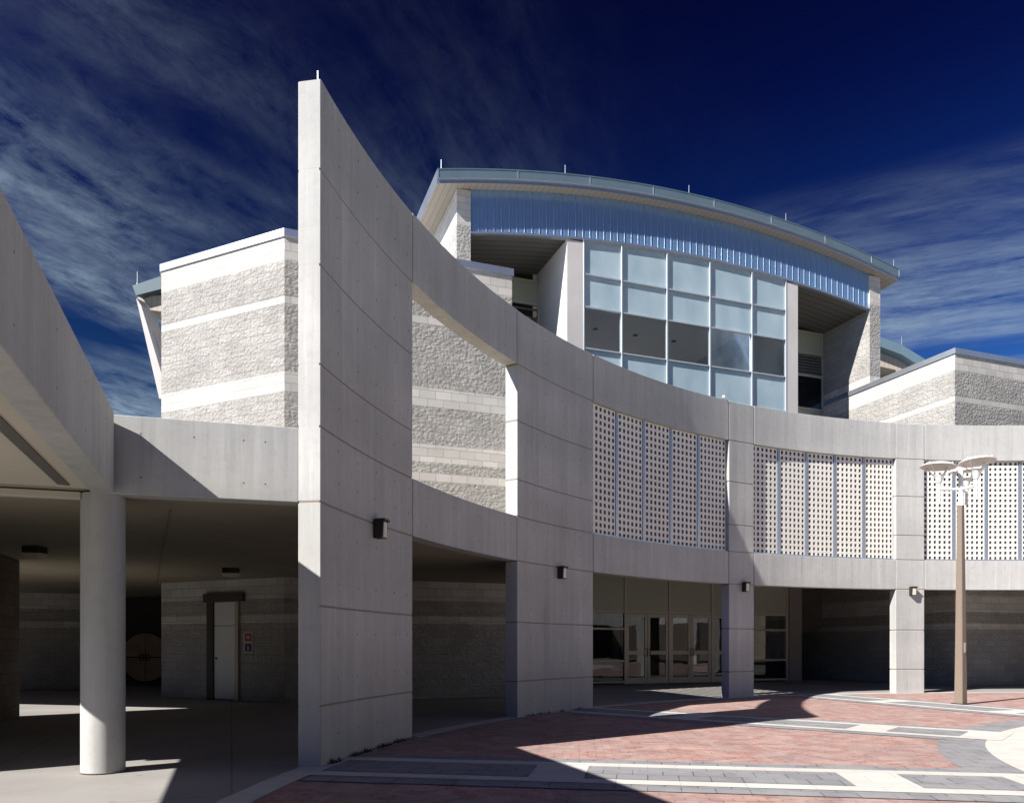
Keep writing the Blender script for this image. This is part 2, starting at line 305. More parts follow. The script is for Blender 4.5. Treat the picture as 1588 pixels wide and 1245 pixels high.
# ------------------------------------------------------------------ mesh helpers
class MB:
    def __init__(s): s.v = []; s.f = []; s.m = []; s.mats = []
    def mi(s, m):
        if m not in s.mats: s.mats.append(m)
        return s.mats.index(m)
    def face(s, pts, m):
        i = len(s.v); s.v += [tuple(p) for p in pts]; s.f.append(tuple(range(i, i + len(pts)))); s.m.append(s.mi(m))
    def solid(s, bot, top, m, caps=(1, 1)):
        i = len(s.v); n = len(bot); s.v += [tuple(p) for p in bot] + [tuple(p) for p in top]; k = s.mi(m)
        for j in range(n): s.f.append((i + j, i + (j + 1) % n, i + n + (j + 1) % n, i + n + j)); s.m.append(k)
        if caps[0]: s.f.append(tuple(i + j for j in range(n - 1, -1, -1))); s.m.append(k)
        if caps[1]: s.f.append(tuple(i + n + j for j in range(n))); s.m.append(k)
    def prism(s, poly, z0, z1, m):
        s.solid([(p[0], p[1], z0) for p in poly], [(p[0], p[1], z1) for p in poly], m)
    def fbox(s, a0, a1, b0, b1, z0, z1, m, fr=None):
        fr = fr or ab
        s.prism([fr(a0, b0), fr(a1, b0), fr(a1, b1), fr(a0, b1)], z0, z1, m)
    def arc(s, t0, t1, r0, r1, z0, z1, m, n=None):
        n = n or max(1, int(abs(t1 - t0) / 1.0 + .5)); k = s.mi(m)
        for z, r in ((z0, r0), (z0, r1), (z1, r1), (z1, r0)): pass
        i = len(s.v)
        for j in range(n + 1):
            t = t0 + (t1 - t0) * j / n
            s.v += [tuple(pol(t, r0, z0)), tuple(pol(t, r1, z0)), tuple(pol(t, r1, z1)), tuple(pol(t, r0, z1))]
        for j in range(n):
            a = i + 4 * j; b = a + 4
            for q in range(4): s.f.append((a + q, a + (q + 1) % 4, b + (q + 1) % 4, b + q)); s.m.append(k)
        s.f.append((i, i + 3, i + 2, i + 1)); s.m.append(k); a = i + 4 * n; s.f.append((a, a + 1, a + 2, a + 3)); s.m.append(k)
    def tube(s, p0, p1, r0, r1, m, n=10):
        p0 = Vector(p0); p1 = Vector(p1); d = (p1 - p0).normalized(); x = d.orthogonal().normalized(); y = d.cross(x)
        c = [(math.cos(2 * math.pi * j / n), math.sin(2 * math.pi * j / n)) for j in range(n)]
        s.solid([p0 + x * a * r0 + y * b * r0 for a, b in c], [p1 + x * a * r1 + y * b * r1 for a, b in c], m)
    def lathe(s, c, prof, m, n=24, tilt=None):
        k = s.mi(m); i = len(s.v); c = Vector(c)
        for r, z in prof:
            for j in range(n):
                q = Vector((r * math.cos(2 * math.pi * j / n), r * math.sin(2 * math.pi * j / n), z))
                if tilt: q = tilt @ q
                s.v.append(tuple(c + q))
        for q in range(len(prof) - 1):
            for j in range(n):
                s.f.append((i + q * n + j, i + q * n + (j + 1) % n, i + (q + 1) * n + (j + 1) % n, i + (q + 1) * n + j)); s.m.append(k)
        s.f.append(tuple(i + j for j in range(n - 1, -1, -1))); s.m.append(k)
        s.f.append(tuple(i + (len(prof) - 1) * n + j for j in range(n))); s.m.append(k)
    def build(s, name, parent=None, smooth=False, bevel=0, loc=None):
        me = bpy.data.meshes.new(name)
        org = Vector(loc) if loc is not None else (wloc(parent) if parent else Vector((0, 0, 0)))
        me.from_pydata([tuple(Vector(p) - org) for p in s.v], [], s.f)
        for m in s.mats: me.materials.append(MATS[m])
        for p, k in zip(me.polygons, s.m): p.material_index = k
        bm = bmesh.new(); bm.from_mesh(me); bmesh.ops.recalc_face_normals(bm, faces=bm.faces)
        uv = bm.loops.layers.uv.new('UVMap')
        for f in bm.faces:
            nn = f.normal
            for l in f.loops:
                P = l.vert.co + org
                if abs(nn.z) > .7: l[uv].uv = (P.x, P.y)
                else:
                    h = math.hypot(nn.x, nn.y) or 1
                    l[uv].uv = (P.x * -nn.y / h + P.y * nn.x / h + 100, P.z)
        bm.to_mesh(me); bm.free()
        if smooth:
            for p in me.polygons: p.use_smooth = True
            me.set_sharp_from_angle(angle=R_(35))
        o = bpy.data.objects.new(name, me); COL.objects.link(o)
        if parent: o.parent = parent; o.location = org - wloc(parent)
        else: o.location = org
        if bevel:
            b = o.modifiers.new('bevel', 'BEVEL'); b.width = bevel; b.segments = 1; b.limit_method = 'ANGLE'; b.angle_limit = R_(40)
        return o
def wloc(o):
    v = Vector(o.location)
    while o.parent: o = o.parent; v += Vector(o.location)
    return v
def thing(name, label, cat, loc, group=None):
    o = bpy.data.objects.new(name, None); COL.objects.link(o); o.location = loc; o.empty_display_size = .3
    o['label'] = label; o['category'] = cat
    if group: o['group'] = group
    return o
def tag(o, label, cat, group=None):
    o['label'] = label; o['category'] = cat
    if group: o['group'] = group
    return o
def struct(o): o['kind'] = 'structure'; return o

# ------------------------------------------------------------------ ground and paving
g = MB(); g.face([(-400, -400, -.01), (400, -400, -.01), (400, 400, -.01), (-400, 400, -.01)], 'floor_concrete'); struct(g.build('ground'))
g = MB(); NP = 120
g.face([pol(360 * j / NP, 15.86, 0) for j in range(NP)], 'brick_pavers'); struct(g.build('plaza_paving'))
def ring(name, r0, r1, z, m, t0=0, t1=360, n=120):
    g = MB()
    for j in range(n):
        a = t0 + (t1 - t0) * j / n; b = t0 + (t1 - t0) * (j + 1) / n
        g.face([pol(a, r0, z), pol(a, r1, z), pol(b, r1, z), pol(b, r0, z)], m)
    return struct(g.build(name))
ring('pale_edge_paving', 15.56, 15.86, .004, 'pale_pavers')
ring('grey_ring_paving', 8.36, 8.95, .004, 'grey_pavers')
g = MB(); g.face([pol(360 * j / NP, 8.4, .008) for j in range(NP)], 'pale_pavers'); struct(g.build('pale_disc_paving'))
def band(t):
    d = Vector((math.cos(R_(t)), math.sin(R_(t)))); q = Vector((-d.y, d.x))
    def f(r, w, z): p = CC + d * r + q * w; return (p.x, p.y, z)
    def quad(g, r0, r1, w0, w1, z, m): g.face([f(r0, w0, z), f(r1, w0, z), f(r1, w1, z), f(r0, w1, z)], m)
    g = MB()
    for s in (-1, 1): quad(g, 8.5, 15.5, s * .62, s * .92, .008, 'grey_pavers')
    quad(g, 8.2, 15.55, -.62, .62, .012, 'pale_pavers')
    for r0, r1 in ((8.75, 9.72), (10.3, 12.8), (13.35, 15.5)): quad(g, r0, r1, -.38, .38, .016, 'grey_pavers')
    struct(g.build('banded_paving'))
for t in (170.4, 140.5, 110.6, 80.7, 50.8, 20.9): band(t)

# ------------------------------------------------------------------ the curved wall
Z = [0, .65, 1.73, 2.85, 3.66, 4.33, 5.40, 6.43, 7.41]
GAP = .009; GA = .03
wall = thing('curved_wall', 'tall curved grey concrete wall with piers, a big open bay and white perforated screens', 'wall', pol(120, RW + .13))
def blocks(t0, t1, zs, name, gap_t=True, holes=None):
    g = MB(); e = GA if gap_t else 0
    for z0, z1 in zip(zs[:-1], zs[1:]):
        g.arc(t1 + e, t0 - e, RW, RW + TW, z0 + (GAP if z0 > 0 else -.02), z1 - GAP, 'concrete')
    cap = .012 if name == 'pier' else .06
    g.arc(t1 + e + cap, t0 - e - cap, RW + .009, RW + TW - .009, 0, zs[-1] - .03, 'joint')
    if t0 > 170:      # the end face was cast in two lifts: only the joint at soffit level shows on it
        for z0, z1 in ((.005, 2.855 - GAP), (2.855 + GAP, 7.3)): g.arc(t0 - e - .5, t0 - e - .002, RW + .012, RW + TW - .004, z0, z1, 'concrete', 1)
    if holes:
        for t, z in holes:
            c = pol(t, RW + .001, z); dd = Vector((math.cos(R_(t)), math.sin(R_(t)), 0))
            g.tube(c - dd * .002, c + dd * .02, .019, .019, 'hole', 8)
    return g.build(name, wall, bevel=.009)
def holegrid(ts, zs): return [(t + random.uniform(-.1, .1), z + random.uniform(-.015, .015)) for t in ts for z in zs]
HZ = [.32, .95, 1.45, 2.0, 2.55, 3.15, 3.5, 4.0, 4.6, 5.1, 5.7, 6.15, 6.75, 7.15]
blocks(170.64, 160.85, Z, 'pier', holes=holegrid([168.9, 166.9, 164.9, 162.9, 161.4], HZ))
blocks(148.11, 138.26, Z, 'pier', holes=holegrid([146.4, 144.4, 142.2, 140.0], HZ))
COLS = [(120.65, 117.45), (100.55, 97.33), (80.45, 77.25), (60.3, 57.1), (40.2, 37), (20.1, 16.9), (0, -3.2), (-20.1, -23.3), (-40.2, -43.4)]
for a, b in COLS: blocks(a, b, Z, 'column')
BAYS = [(160.85, 148.11), (138.26, 120.65), (117.45, 100.55), (97.33, 80.45)]
OFF = [(77.25, 60.3), (57.1, 40.2), (37, 20.1), (16.9, 0), (-3.2, -20.1), (-23.3, -40.2)]
for a, b in OFF:
    g = MB(); g.arc(b + GA, a - GA, RW, RW + TW, Z[3], Z[8], 'concrete', 12); g.build('lower_beam', wall)
for i, (a, b) in enumerate(BAYS):
    for nm, z0, z1 in (('parapet_beam', Z[7], Z[8]), ('lower_beam', Z[3], Z[4])):
        g = MB(); g.arc(b + GA, a - GA, RW, RW + TW, z0, z1, 'concrete', 24)
        n = 4 if i == 0 else 5
        for k in range(n):
            t = a + (b - a) * (k + .5) / n
            for z in ((z0 + .2, z1 - .2)):
                c = pol(t, RW + .001, z); dd = Vector((math.cos(R_(t)), math.sin(R_(t)), 0)); g.tube(c - dd * .002, c + dd * .02, .016, .016, 'hole', 8)
        if nm == 'parapet_beam': g.arc(b - .05, a + .05, RW + .02, RW + TW - .02, z0 + .03, z1 - .03, 'joint', 20)
        g.build(nm, wall, bevel=.009)
# perforated screens
def screen(t0, t1, ncol, nrow=19):
    p0 = pol(t0, RW + .10); p1 = pol(t1, RW + .10); d = (p1 - p0); w = d.length; d.normalize(); q = Vector((-d.y, d.x, 0))
    if (p0 - Vector((CC.x, CC.y, 0))).dot(q) < 0: q = -q
    z0, z1 = Z[4] + .004, Z[7] - .004; D = .10
    cw = w / ncol; ch = (z1 - z0) / nrow; hx = .245 * cw; hz = .265 * ch
    xs = [0]; zs = [z0]
    for i in range(ncol): xs += [(i + .5) * cw - hx, (i + .5) * cw + hx]
    for j in range(nrow): zs += [z0 + (j + .5) * ch - hz * 1.05, z0 + (j + .5) * ch + hz * 1.15]
    xs.append(w); zs.append(z1); g = MB()
    P = lambda x, y, z: tuple(p0 + d * x + q * y + Vector((0, 0, z)))
    for i in range(len(xs) - 1):
        for j in range(len(zs) - 1):
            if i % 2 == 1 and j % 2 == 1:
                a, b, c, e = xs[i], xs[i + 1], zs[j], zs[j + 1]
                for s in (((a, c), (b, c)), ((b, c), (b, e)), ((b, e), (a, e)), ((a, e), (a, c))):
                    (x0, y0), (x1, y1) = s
                    g.face([P(x0, 0, y0), P(x1, 0, y1), P(x1, D, y1), P(x0, D, y0)], 'screen_hole_shade')
            else:
                for y in (0, D): g.face([P(xs[i], y, zs[j]), P(xs[i + 1], y, zs[j]), P(xs[i + 1], y, zs[j + 1]), P(xs[i], y, zs[j + 1])], 'screen_block')
    for x in (0, w): g.face([P(x, 0, z0), P(x, D, z0), P(x, D, z1), P(x, 0, z1)], 'screen_block')
    for z in (z0, z1): g.face([P(0, 0, z), P(w, 0, z), P(w, D, z), P(0, D, z)], 'screen_block')
    # fine course lines between the cast blocks
    for j in range(1, nrow): g.face([P(0, -.0015, z0 + j * ch - .002), P(w, -.0015, z0 + j * ch - .002), P(w, -.0015, z0 + j * ch + .002), P(0, -.0015, z0 + j * ch + .002)], 'joint_light')
    return g.build('screen_panel', wall)
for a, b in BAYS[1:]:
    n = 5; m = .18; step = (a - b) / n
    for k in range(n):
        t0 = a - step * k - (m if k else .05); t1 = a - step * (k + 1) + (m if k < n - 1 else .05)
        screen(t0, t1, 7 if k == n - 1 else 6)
        if k < n - 1:
            g = MB(); tt = a - step * (k + 1); g.arc(tt - m + .04, tt + m - .04, RW + .085, RW + .2, Z[4] + .002, Z[7] - .002, 'steel_blue', 1); g.build('screen_post', wall)
    g = MB(); g.arc(b + .08, a - .08, RW + .07, RW + .10, Z[4] + .001, Z[4] + .045, 'steel_blue', 16); g.build('screen_rail', wall)

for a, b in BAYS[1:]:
    g = MB(); g.arc(b - .3, a + .3, RW + .75, RW + .85, Z[4] + .33, Z[7] + .5, 'hole_shade_dark', 10); g.build('added_shade_sheet', wall)  # added near-black sheet that makes the screen holes read as deep shade
# screen wall running back from the second pier to the corner of the block tower
def side_screen():
    o = thing('side_screen_wall', 'perforated white screen wall hidden behind the second wide pier, dappling the entrance floor', 'wall', ab(.1, -2))
    g = MB(); g.fbox(.02, .24, -3.72, -.02, 6.43, 7.38, 'concrete'); g.build('beam', o)
    g = MB(); g.fbox(.02, .24, -3.72, -.02, 2.88, 3.68, 'concrete'); g.build('beam', o)
    n = 4; w = 3.70 / n
    for k in range(n):
        g = MB(); b0 = -3.72 + w * k; nc = 3; cw = w / nc; nr = 9; ch = (6.43 - 3.68) / nr
        xs = [b0]; zs = [3.68]
        for i in range(nc): xs += [b0 + (i + .1) * cw, b0 + (i + .9) * cw]
        for j in range(nr): zs += [3.68 + (j + .12) * ch, 3.68 + (j + .88) * ch]
        xs.append(b0 + w); zs.append(6.43)
        for i in range(len(xs) - 1):
            for j in range(len(zs) - 1):
                if not (i % 2 and j % 2):
                    for a in (.1, .12): g.face([ab(a, xs[i], zs[j]), ab(a, xs[i + 1], zs[j]), ab(a, xs[i + 1], zs[j + 1]), ab(a, xs[i], zs[j + 1])], 'screen_block')
        g.build('screen_panel', o)
side_screen()
# wall lights
def wall_light(t, z, label):
    o = thing('wall_light', label, 'wall light', pol(t, RW, z), 'lights fixed to the curved concrete wall')
    d = -Vector((math.cos(R_(t)), math.sin(R_(t)), 0)); s = Vector((-d.y, d.x, 0)); c = pol(t, RW, z); up = Vector((0, 0, 1))
    w, h, dp = .07, .12, .165
    P = lambda x, y, zz: tuple(c + s * x + d * y + up * zz)
    g = MB()
    # housing: plate at the wall, flat top, sloped cheeks
    g.solid([P(-w, .003, -h), P(w, .003, -h), P(w, .05, -h), P(-w, .05, -h)], [P(-w, .003, h), P(w, .003, h), P(w, .05, h), P(-w, .05, h)], 'bronze')
    g.solid([P(-w - .01, .05, h - .03), P(w + .01, .05, h - .03), P(w + .01, dp, h - .03), P(-w - .01, dp, h - .03)], [P(-w - .01, .05, h + .004), P(w + .01, .05, h + .004), P(w + .01, dp, h + .004), P(-w - .01, dp, h + .004)], 'bronze')
    for x in (-w, w - .016): g.solid([P(x, .05, -h), P(x + .016, .05, -h), P(x + .016, .13, -h), P(x, .13, -h)], [P(x, .05, h - .03), P(x + .016, .05, h - .03), P(x + .016, dp - .02, h - .03), P(x, dp - .02, h - .03)], 'bronze')
    g.build('housing', o, bevel=.004)
    g = MB(); w2 = w - .018
    g.solid([P(-w2, .055, -h + .01), P(w2, .055, -h + .01), P(w2, .14, -h + .01), P(-w2, .14, -h + .01)], [P(-w2, .055, h - .035), P(w2, .055, h - .035), P(w2, dp - .02, h - .035), P(-w2, dp - .02, h - .035)], 'lens')
    g.build('lens', o, bevel=.006)
wall_light(165.02, 2.78, 'dark bronze wall light on the tall end pier, nearest the open concourse')
wall_light(142.7, 2.74, 'bronze wall light on the second wide pier, left of the glass entrance doors')
wall_light(118.75, 2.78, 'bronze wall light on the narrow column just right of the entrance doors')
wall_light(98.8, 2.80, 'sunlit wall light casting a slanting shadow on the column beside the lamp post')

# ------------------------------------------------------------------ block towers
def tower(label, front, poly, z1=10.81):
    o = thing('block_tower', label, 'building', (poly[0].x, poly[0].y, 0))
    g = MB(); g.prism(poly, 0, z1, 'block_wall'); g.build('wall', o)
    # coping: polygon pushed out 4 cm
    c = sum((Vector((p.x, p.y)) for p in poly), Vector((0, 0))) / len(poly); n = len(poly); out = []
    for i in range(n):
        a, b, e = (Vector((q.x, q.y)) for q in (poly[i - 1], poly[i], poly[(i + 1) % n]))
        d1 = (b - a).normalized(); d2 = (e - b).normalized(); n1 = Vector((d1.y, -d1.x)); n2 = Vector((d2.y, -d2.x))
        if n1.dot(b - c) < 0 and n2.dot(b - c) < 0: n1, n2 = -n1, -n2
        k = (n1 + n2); k = k / max(k.length_squared, .3) * 2
        out.append(b + k * .04)
    g = MB(); g.prism(out, z1 - .06, z1 + .13, 'coping_metal'); g.build('coping', o, bevel=.006)
    return o
lt_poly = [ab(0, 0), ab(0, 14), ab(-8.42, 14), ab(-8.42, 2.82), ab(-5.6, 0)]
towerL = tower('chamfered banded block tower behind the tall end pier, white door in its base', None, lt_poly)
rt_poly = [ab(15.27, 0), ab(34, 0), ab(34, 16), ab(15.27, 16)]
towerR = tower('banded block tower at the right edge behind the lamp post', None, rt_poly)

# ------------------------------------------------------------------ hall with bow roof
BH = 3.55
hall = thing('vaulted_hall', 'hall with a bowed metal roof, blue corrugated gable and large gridded window', 'building', ab(7.6, BH))
def ztop(a): return 16.13 - 1.0 * ((a - 7.6) / 8.75) ** 2
def zfb(a): return 14.33 - .66 * ((a - 7.6) / 7.65) ** 2
A0, A1 = -1.14, 16.34
RT = .40
roof = MB(); n = 40; BB = 14.5
for i in range(n):
    a, b = A0 + (A1 - A0) * i / n, A0 + (A1 - A0) * (i + 1) / n
    roof.face([ab(a, BH - .35, ztop(a)), ab(b, BH - .35, ztop(b)), ab(b, BB, ztop(b)), ab(a, BB, ztop(a))], 'roof_metal')
    roof.face([ab(a, BH - .30, ztop(a) - RT), ab(b, BH - .30, ztop(b) - RT), ab(b, BB, ztop(b) - RT), ab(a, BB, ztop(a) - RT)], 'eave_soffit')
    # stepped fascia: upper band proud, lower drip band set back
    roof.face([ab(a, BH - .35, ztop(a)), ab(b, BH - .35, ztop(b)), ab(b, BH - .35, ztop(b) - .27), ab(a, BH - .35, ztop(a) - .27)], 'roof_metal')
    roof.face([ab(a, BH - .35, ztop(a) - .27), ab(b, BH - .35, ztop(b) - .27), ab(b, BH - .30, ztop(b) - .27), ab(a, BH - .30, ztop(a) - .27)], 'seam')
    roof.face([ab(a, BH - .30, ztop(a) - .27), ab(b, BH - .30, ztop(b) - .27), ab(b, BH - .30, ztop(b) - RT), ab(a, BH - .30, ztop(a) - RT)], 'steel_blue')
for a in (A0, A1):
    roof.face([ab(a, BH - .35, ztop(a)), ab(a, BB, ztop(a)), ab(a, BB, ztop(a) - RT), ab(a, BH - .30, ztop(a) - RT), ab(a, BH - .30, ztop(a) - .27), ab(a, BH - .35, ztop(a) - .27)], 'coping_metal')
roofo = roof.build('roof', hall)
g = MB()
for a in (-1.12, 1.35, 3.75, 6.0, 8.3, 10.6, 12.9, 15.0, 16.3): g.fbox(a, a + .02, BH - .36, BH - .345, ztop(a) - .28, ztop(a) + .01, 'seam')
for i in range(n):
    a, b = A0 + (A1 - A0) * i / n, A0 + (A1 - A0) * (i + 1) / n
    p = [ab(a, BH - .36, ztop(a) - .03), ab(b, BH - .36, ztop(b) - .03), ab(b, BH - .352, ztop(b) - .03), ab(a, BH - .352, ztop(a) - .03)]
    g.solid(p, [q + Vector((0, 0, .032)) for q in p], 'roof_metal', (1, 1))
g.build('fascia_trim', roofo)
# corrugated gable: real ribs
g = MB(); AL, AR = -.02, 15.30; step = .247; a = AL; bf = BH + .06
prof = [(0, 0), (.007, -.018), (.02, -.018), (.027, 0), (.075, 0.0), (.13, -.004), (.19, -.002), (.247, 0)]
pts = []
while a < AR - .01:
    for x, y in prof[:-1]: pts.append((min(a + x, AR), bf + y))
    a += step
pts.append((AR, bf))
for (a, y), (b, y2) in zip(pts[:-1], pts[1:]):
    if b - a < 1e-6: continue
    g.face([ab(a, y, zfb(a)), ab(b, y2, zfb(b)), ab(b, y2, ztop(b) - RT + .02), ab(a, y, ztop(a) - RT + .02)], 'corrugated')
for i in range(30):
    a = AL + (AR - AL) * i / 30; b = AL + (AR - AL) * (i + 1) / 30
    g.solid([ab(a, BH - .01, zfb(a) - .05), ab(b, BH - .01, zfb(b) - .05), ab(b, BH + .14, zfb(b) - .05), ab(a, BH + .14, zfb(a) - .05)],
            [ab(a, BH - .01, zfb(a) + .02), ab(b, BH - .01, zfb(b) + .02), ab(b, BH + .14, zfb(b) + .02), ab(a, BH + .14, zfb(a) + .02)], 'coping_metal')
    # backing wall and the soffits over the two recesses
    g.face([ab(a, BH + .15, zfb(a) - .03), ab(b, BH + .15, zfb(b) - .03), ab(b, BH + .15, ztop(b) - RT), ab(a, BH + .15, ztop(a) - RT)], 'steel_blue')
g.build('corrugated_gable', hall)
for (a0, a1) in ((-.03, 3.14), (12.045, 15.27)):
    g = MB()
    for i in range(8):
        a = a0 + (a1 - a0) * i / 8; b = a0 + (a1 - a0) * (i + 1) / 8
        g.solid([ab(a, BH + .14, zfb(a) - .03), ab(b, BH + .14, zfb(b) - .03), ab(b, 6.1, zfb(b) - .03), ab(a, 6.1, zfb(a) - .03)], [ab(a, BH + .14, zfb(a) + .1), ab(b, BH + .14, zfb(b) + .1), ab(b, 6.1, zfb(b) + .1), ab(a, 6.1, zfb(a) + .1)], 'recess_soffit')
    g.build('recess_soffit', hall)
# posts above the towers
for a0, a1, b1 in ((-.46, -.023, 14), (15.272, 15.77, 14)):
    g = MB(); zt = min(ztop(a0), ztop(a1)) - RT + .03
    g.fbox(a0, a1, BH, b1, 10.7, zt, 'block_wall'); g.build('post', hall)
# box walls round the window
g = MB()
for a0, a1 in ((3.14, 3.69), (11.57, 12.045)):
    zt = min(zfb(a0), zfb(a1)) - .052
    g = MB(); g.fbox(a0, a1, BH + .02, 6.1, 3.85, zt, 'plaster'); g.build('window_pilaster', hall)
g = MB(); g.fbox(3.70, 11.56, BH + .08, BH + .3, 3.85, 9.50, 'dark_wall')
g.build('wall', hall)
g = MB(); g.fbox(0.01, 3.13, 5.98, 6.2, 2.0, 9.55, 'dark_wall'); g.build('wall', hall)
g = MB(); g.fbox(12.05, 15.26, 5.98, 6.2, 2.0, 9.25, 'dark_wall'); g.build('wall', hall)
# main window
AM = [3.72, 5.07, 6.75, 8.41, 10.11, 11.54]; ZR = [9.52, 10.72, 12.03, 13.06]
win = MB(); FB = BH + .01
for i, a in enumerate(AM): win.fbox(a - .025, a + .025, FB, FB + .13, 9.45, zfb(a) - .05, 'white_frame')
for z in ZR:
    for a, b in zip(AM[:-1], AM[1:]): win.fbox(a + .035, b - .035, FB + .01, FB + .12, z - .024, z + .024, 'white_frame')
for a, b in zip(AM[:-1], AM[1:]):
    for k in range(3):
        x0 = a + .035 + (b - a - .07) * k / 3; x1 = a + .035 + (b - a - .07) * (k + 1) / 3
        win.solid([ab(x0, FB + .01, zfb(x0) - .12), ab(x1, FB + .01, zfb(x1) - .12), ab(x1, FB + .12, zfb(x1) - .12), ab(x0, FB + .12, zfb(x0) - .12)], [ab(x0, FB + .01, zfb(x0) - .053), ab(x1, FB + .01, zfb(x1) - .053), ab(x1, FB + .12, zfb(x1) - .053), ab(x0, FB + .12, zfb(x0) - .053)], 'white_frame')
wino = win.build('window', hall, bevel=.004)
for i, (a, b) in enumerate(zip(AM[:-1], AM[1:])):
    for j in range(4):
        g = MB(); z0 = ZR[j] + .03; m = 'clear_glass' if j == 1 else 'frosted_glass'
        if j < 3: t = [ZR[j + 1] - .03] * 2
        else: t = [zfb(a) - .1, zfb(b) - .1]
        g.face([ab(a + .035, FB + .07, z0), ab(b - .035, FB + .07, z0), ab(b - .035, FB + .07, t[1]), ab(a + .035, FB + .07, t[0])], m)
        o = g.build('pane', wino)
        if j == 1: o['label'] = 'clear pane showing the ceiling inside'
# the room behind the clear row
g = MB()
g.solid([ab(3.72, FB + .14, 13.2), ab(11.54, FB + .14, 13.2), ab(11.54, 12, 13.2), ab(3.72, 12, 13.2)], [ab(3.72, FB + .14, 13.3), ab(11.54, FB + .14, 13.3), ab(11.54, 12, 13.3), ab(3.72, 12, 13.3)], 'room_ceiling')
g.fbox(3.72, 11.54, FB + .14, 12, 9.4, 9.5, 'floor_concrete'); g.fbox(3.60, 3.71, 6.11, 12, 9.5, 13.2, 'room_wall'); g.fbox(11.58, 11.69, 6.11, 12, 9.5, 13.2, 'room_wall')
for a in (4.5, 6.1, 7.8, 9.5): 
    for b in (5.2, 7.6): g.tube(ab(a, b, 13.19), ab(a, b, 13.2), .1, .1, 'dark_frame', 12)
g.build('room', hall)
# recess infill: glass, louvres, glass
def recess(a0, a1, zg):
    g = MB(); B = 5.9
    for a in (a0, (a0 + a1) / 2, a1 - .06): g.fbox(a, a + .06, B, B + .08, zg[0], min(zfb(a0), zfb(a1)) + .05, 'tan_frame')
    for z in zg: g.fbox(a0 + .06, a1 - .06, B + .005, B + .075, z - .04, z + .04, 'tan_frame')
    fo = g.build('recess_window', hall)
    for k, (z0, z1) in enumerate(zip(zg[:-1], zg[1:])):
        g = MB()
        if k == len(zg) - 3 - (len(zg) == 5) * 0:
            nl = 7
            for q in range(nl):
                z = z0 + .04 + (z1 - z0 - .08) * (q + .5) / nl
                g.solid([ab(a0 + .06, B + .02, z - .05), ab(a1 - .06, B + .02, z - .05), ab(a1 - .06, B + .03, z - .05), ab(a0 + .06, B + .03, z - .05)], [ab(a0 + .06, B + .06, z + .04), ab(a1 - .06, B + .06, z + .04), ab(a1 - .06, B + .07, z + .04), ab(a0 + .06, B + .07, z + .04)], 'louvre')
            g.build('louvre', fo)
        else:
            g.fbox(a0 + .06, a1 - .06, B + .035, B + .045, z0 + .04, z1 - .04, 'spandrel_glass' if k != len(zg) - 4 else 'dark_glass'); g.build('pane', fo)
    g = MB(); g.fbox(a0, a1, B + .6, B + .7, zg[0] - .2, 14.3, 'dark_frame'); g.build('backing', fo)
recess(0.0, 3.14, [9.6, 10.2, 10.9, 12.95, 13.72])
recess(12.045, 15.26, [9.3, 10.0, 10.6, 11.9, 12.78, 13.6])
# railing stub in the right recess
g = MB()
for a in (12.1, 13.0, 13.9, 14.8): g.tube(ab(a, 5.5, 9.0), ab(a, 5.5, 10.1), .025, .025, 'white_frame', 8)
g.tube(ab(12.05, 5.5, 10.1), ab(15.2, 5.5, 10.1), .025, .025, 'white_frame', 8); g.build('guard_rail', hall)

# rear roofs seen past the towers
def metres(x, y, Y): k = (x - 794) / 1195; return Vector((k * Y, Y, (1001 - y) * Y / 1195 + EYE))
rr = thing('rear_roof', 'low end of a blue metal roof behind the right block tower', 'roof', (17.9, 36, 0))
g = MB(); Q = [(13.6, 16.6), (16.2, 16.1), (18.2, 15.35), (20.0, 14.25), (22.0, 12.6)]
for (x0, z0), (x1, z1) in zip(Q[:-1], Q[1:]):
    for (y0, y1, za, zb, m) in ((36, 44, 0, -.45, 'roof_metal'),):
        g.solid([(x0, y0, z0 - .45), (x1, y0, z1 - .45), (x1, y1, z1 - .45), (x0, y1, z0 - .45)], [(x0, y0, z0), (x1, y0, z1), (x1, y1, z1), (x0, y1, z0)], m)
g.build('roof_slab', rr)
g = MB()
for (x0, z0), (x1, z1) in zip(Q[:-1], Q[1:]):
    g.solid([(x0, 36.5, z0 - 1.3), (x1, 36.5, z1 - 1.0), (x1, 43, z1 - 1.0), (x0, 43, z0 - 1.3)], [(x0, 36.5, z0 - .46), (x1, 36.5, z1 - .46), (x1, 43, z1 - .46), (x0, 43, z0 - .46)], 'eave_soffit')
g.build('soffit', rr)
g = MB(); g.solid([(13.8, 37, 0), (21, 37, 0), (21, 42, 0), (13.8, 42, 0)], [(13.8, 37, 14.7), (20.5, 37, 12.6), (20.5, 42, 12.6), (13.8, 42, 14.7)], 'block_wall'); g.build('wall', rr)

lc = thing('rear_canopy', 'pale leaning strut and metal roof edge poking out left of the banded tower', 'roof', (-14, 30, 0))
p = lambda x, y, Y=30.0: metres(x, y, Y)
g = MB()
a, b, c, d = p(205, 443), p(320, 405), p(320, 430), p(211, 458)
g.solid([a, b, c, d], [q + Vector((2.5, 7, 0)) for q in (a, b, c, d)], 'canopy_metal')
g.build('roof_slab', lc)
g = MB(); a, b, c, d = p(213, 461, 30.3), p(320, 452, 30.3), p(320, 492, 30.3), p(219, 479, 30.3)
g.solid([a, b, c, d], [q + Vector((1, 3, 0)) for q in (a, b, c, d)], 'eave_soffit'); g.build('soffit', lc)
g = MB(); a, b, c, d = p(211, 462, 29.9), p(219, 474, 29.9), p(262, 618, 29.9), p(247, 618, 29.9)
g.solid([a, b, c, d], [q + Vector((.25, .6, 0)) for q in (a, b, c, d)], 'plaster')
a, b, c, d = p(219, 476, 30.1), p(224, 484, 30.1), p(280, 612, 30.1), p(252, 576, 30.1)
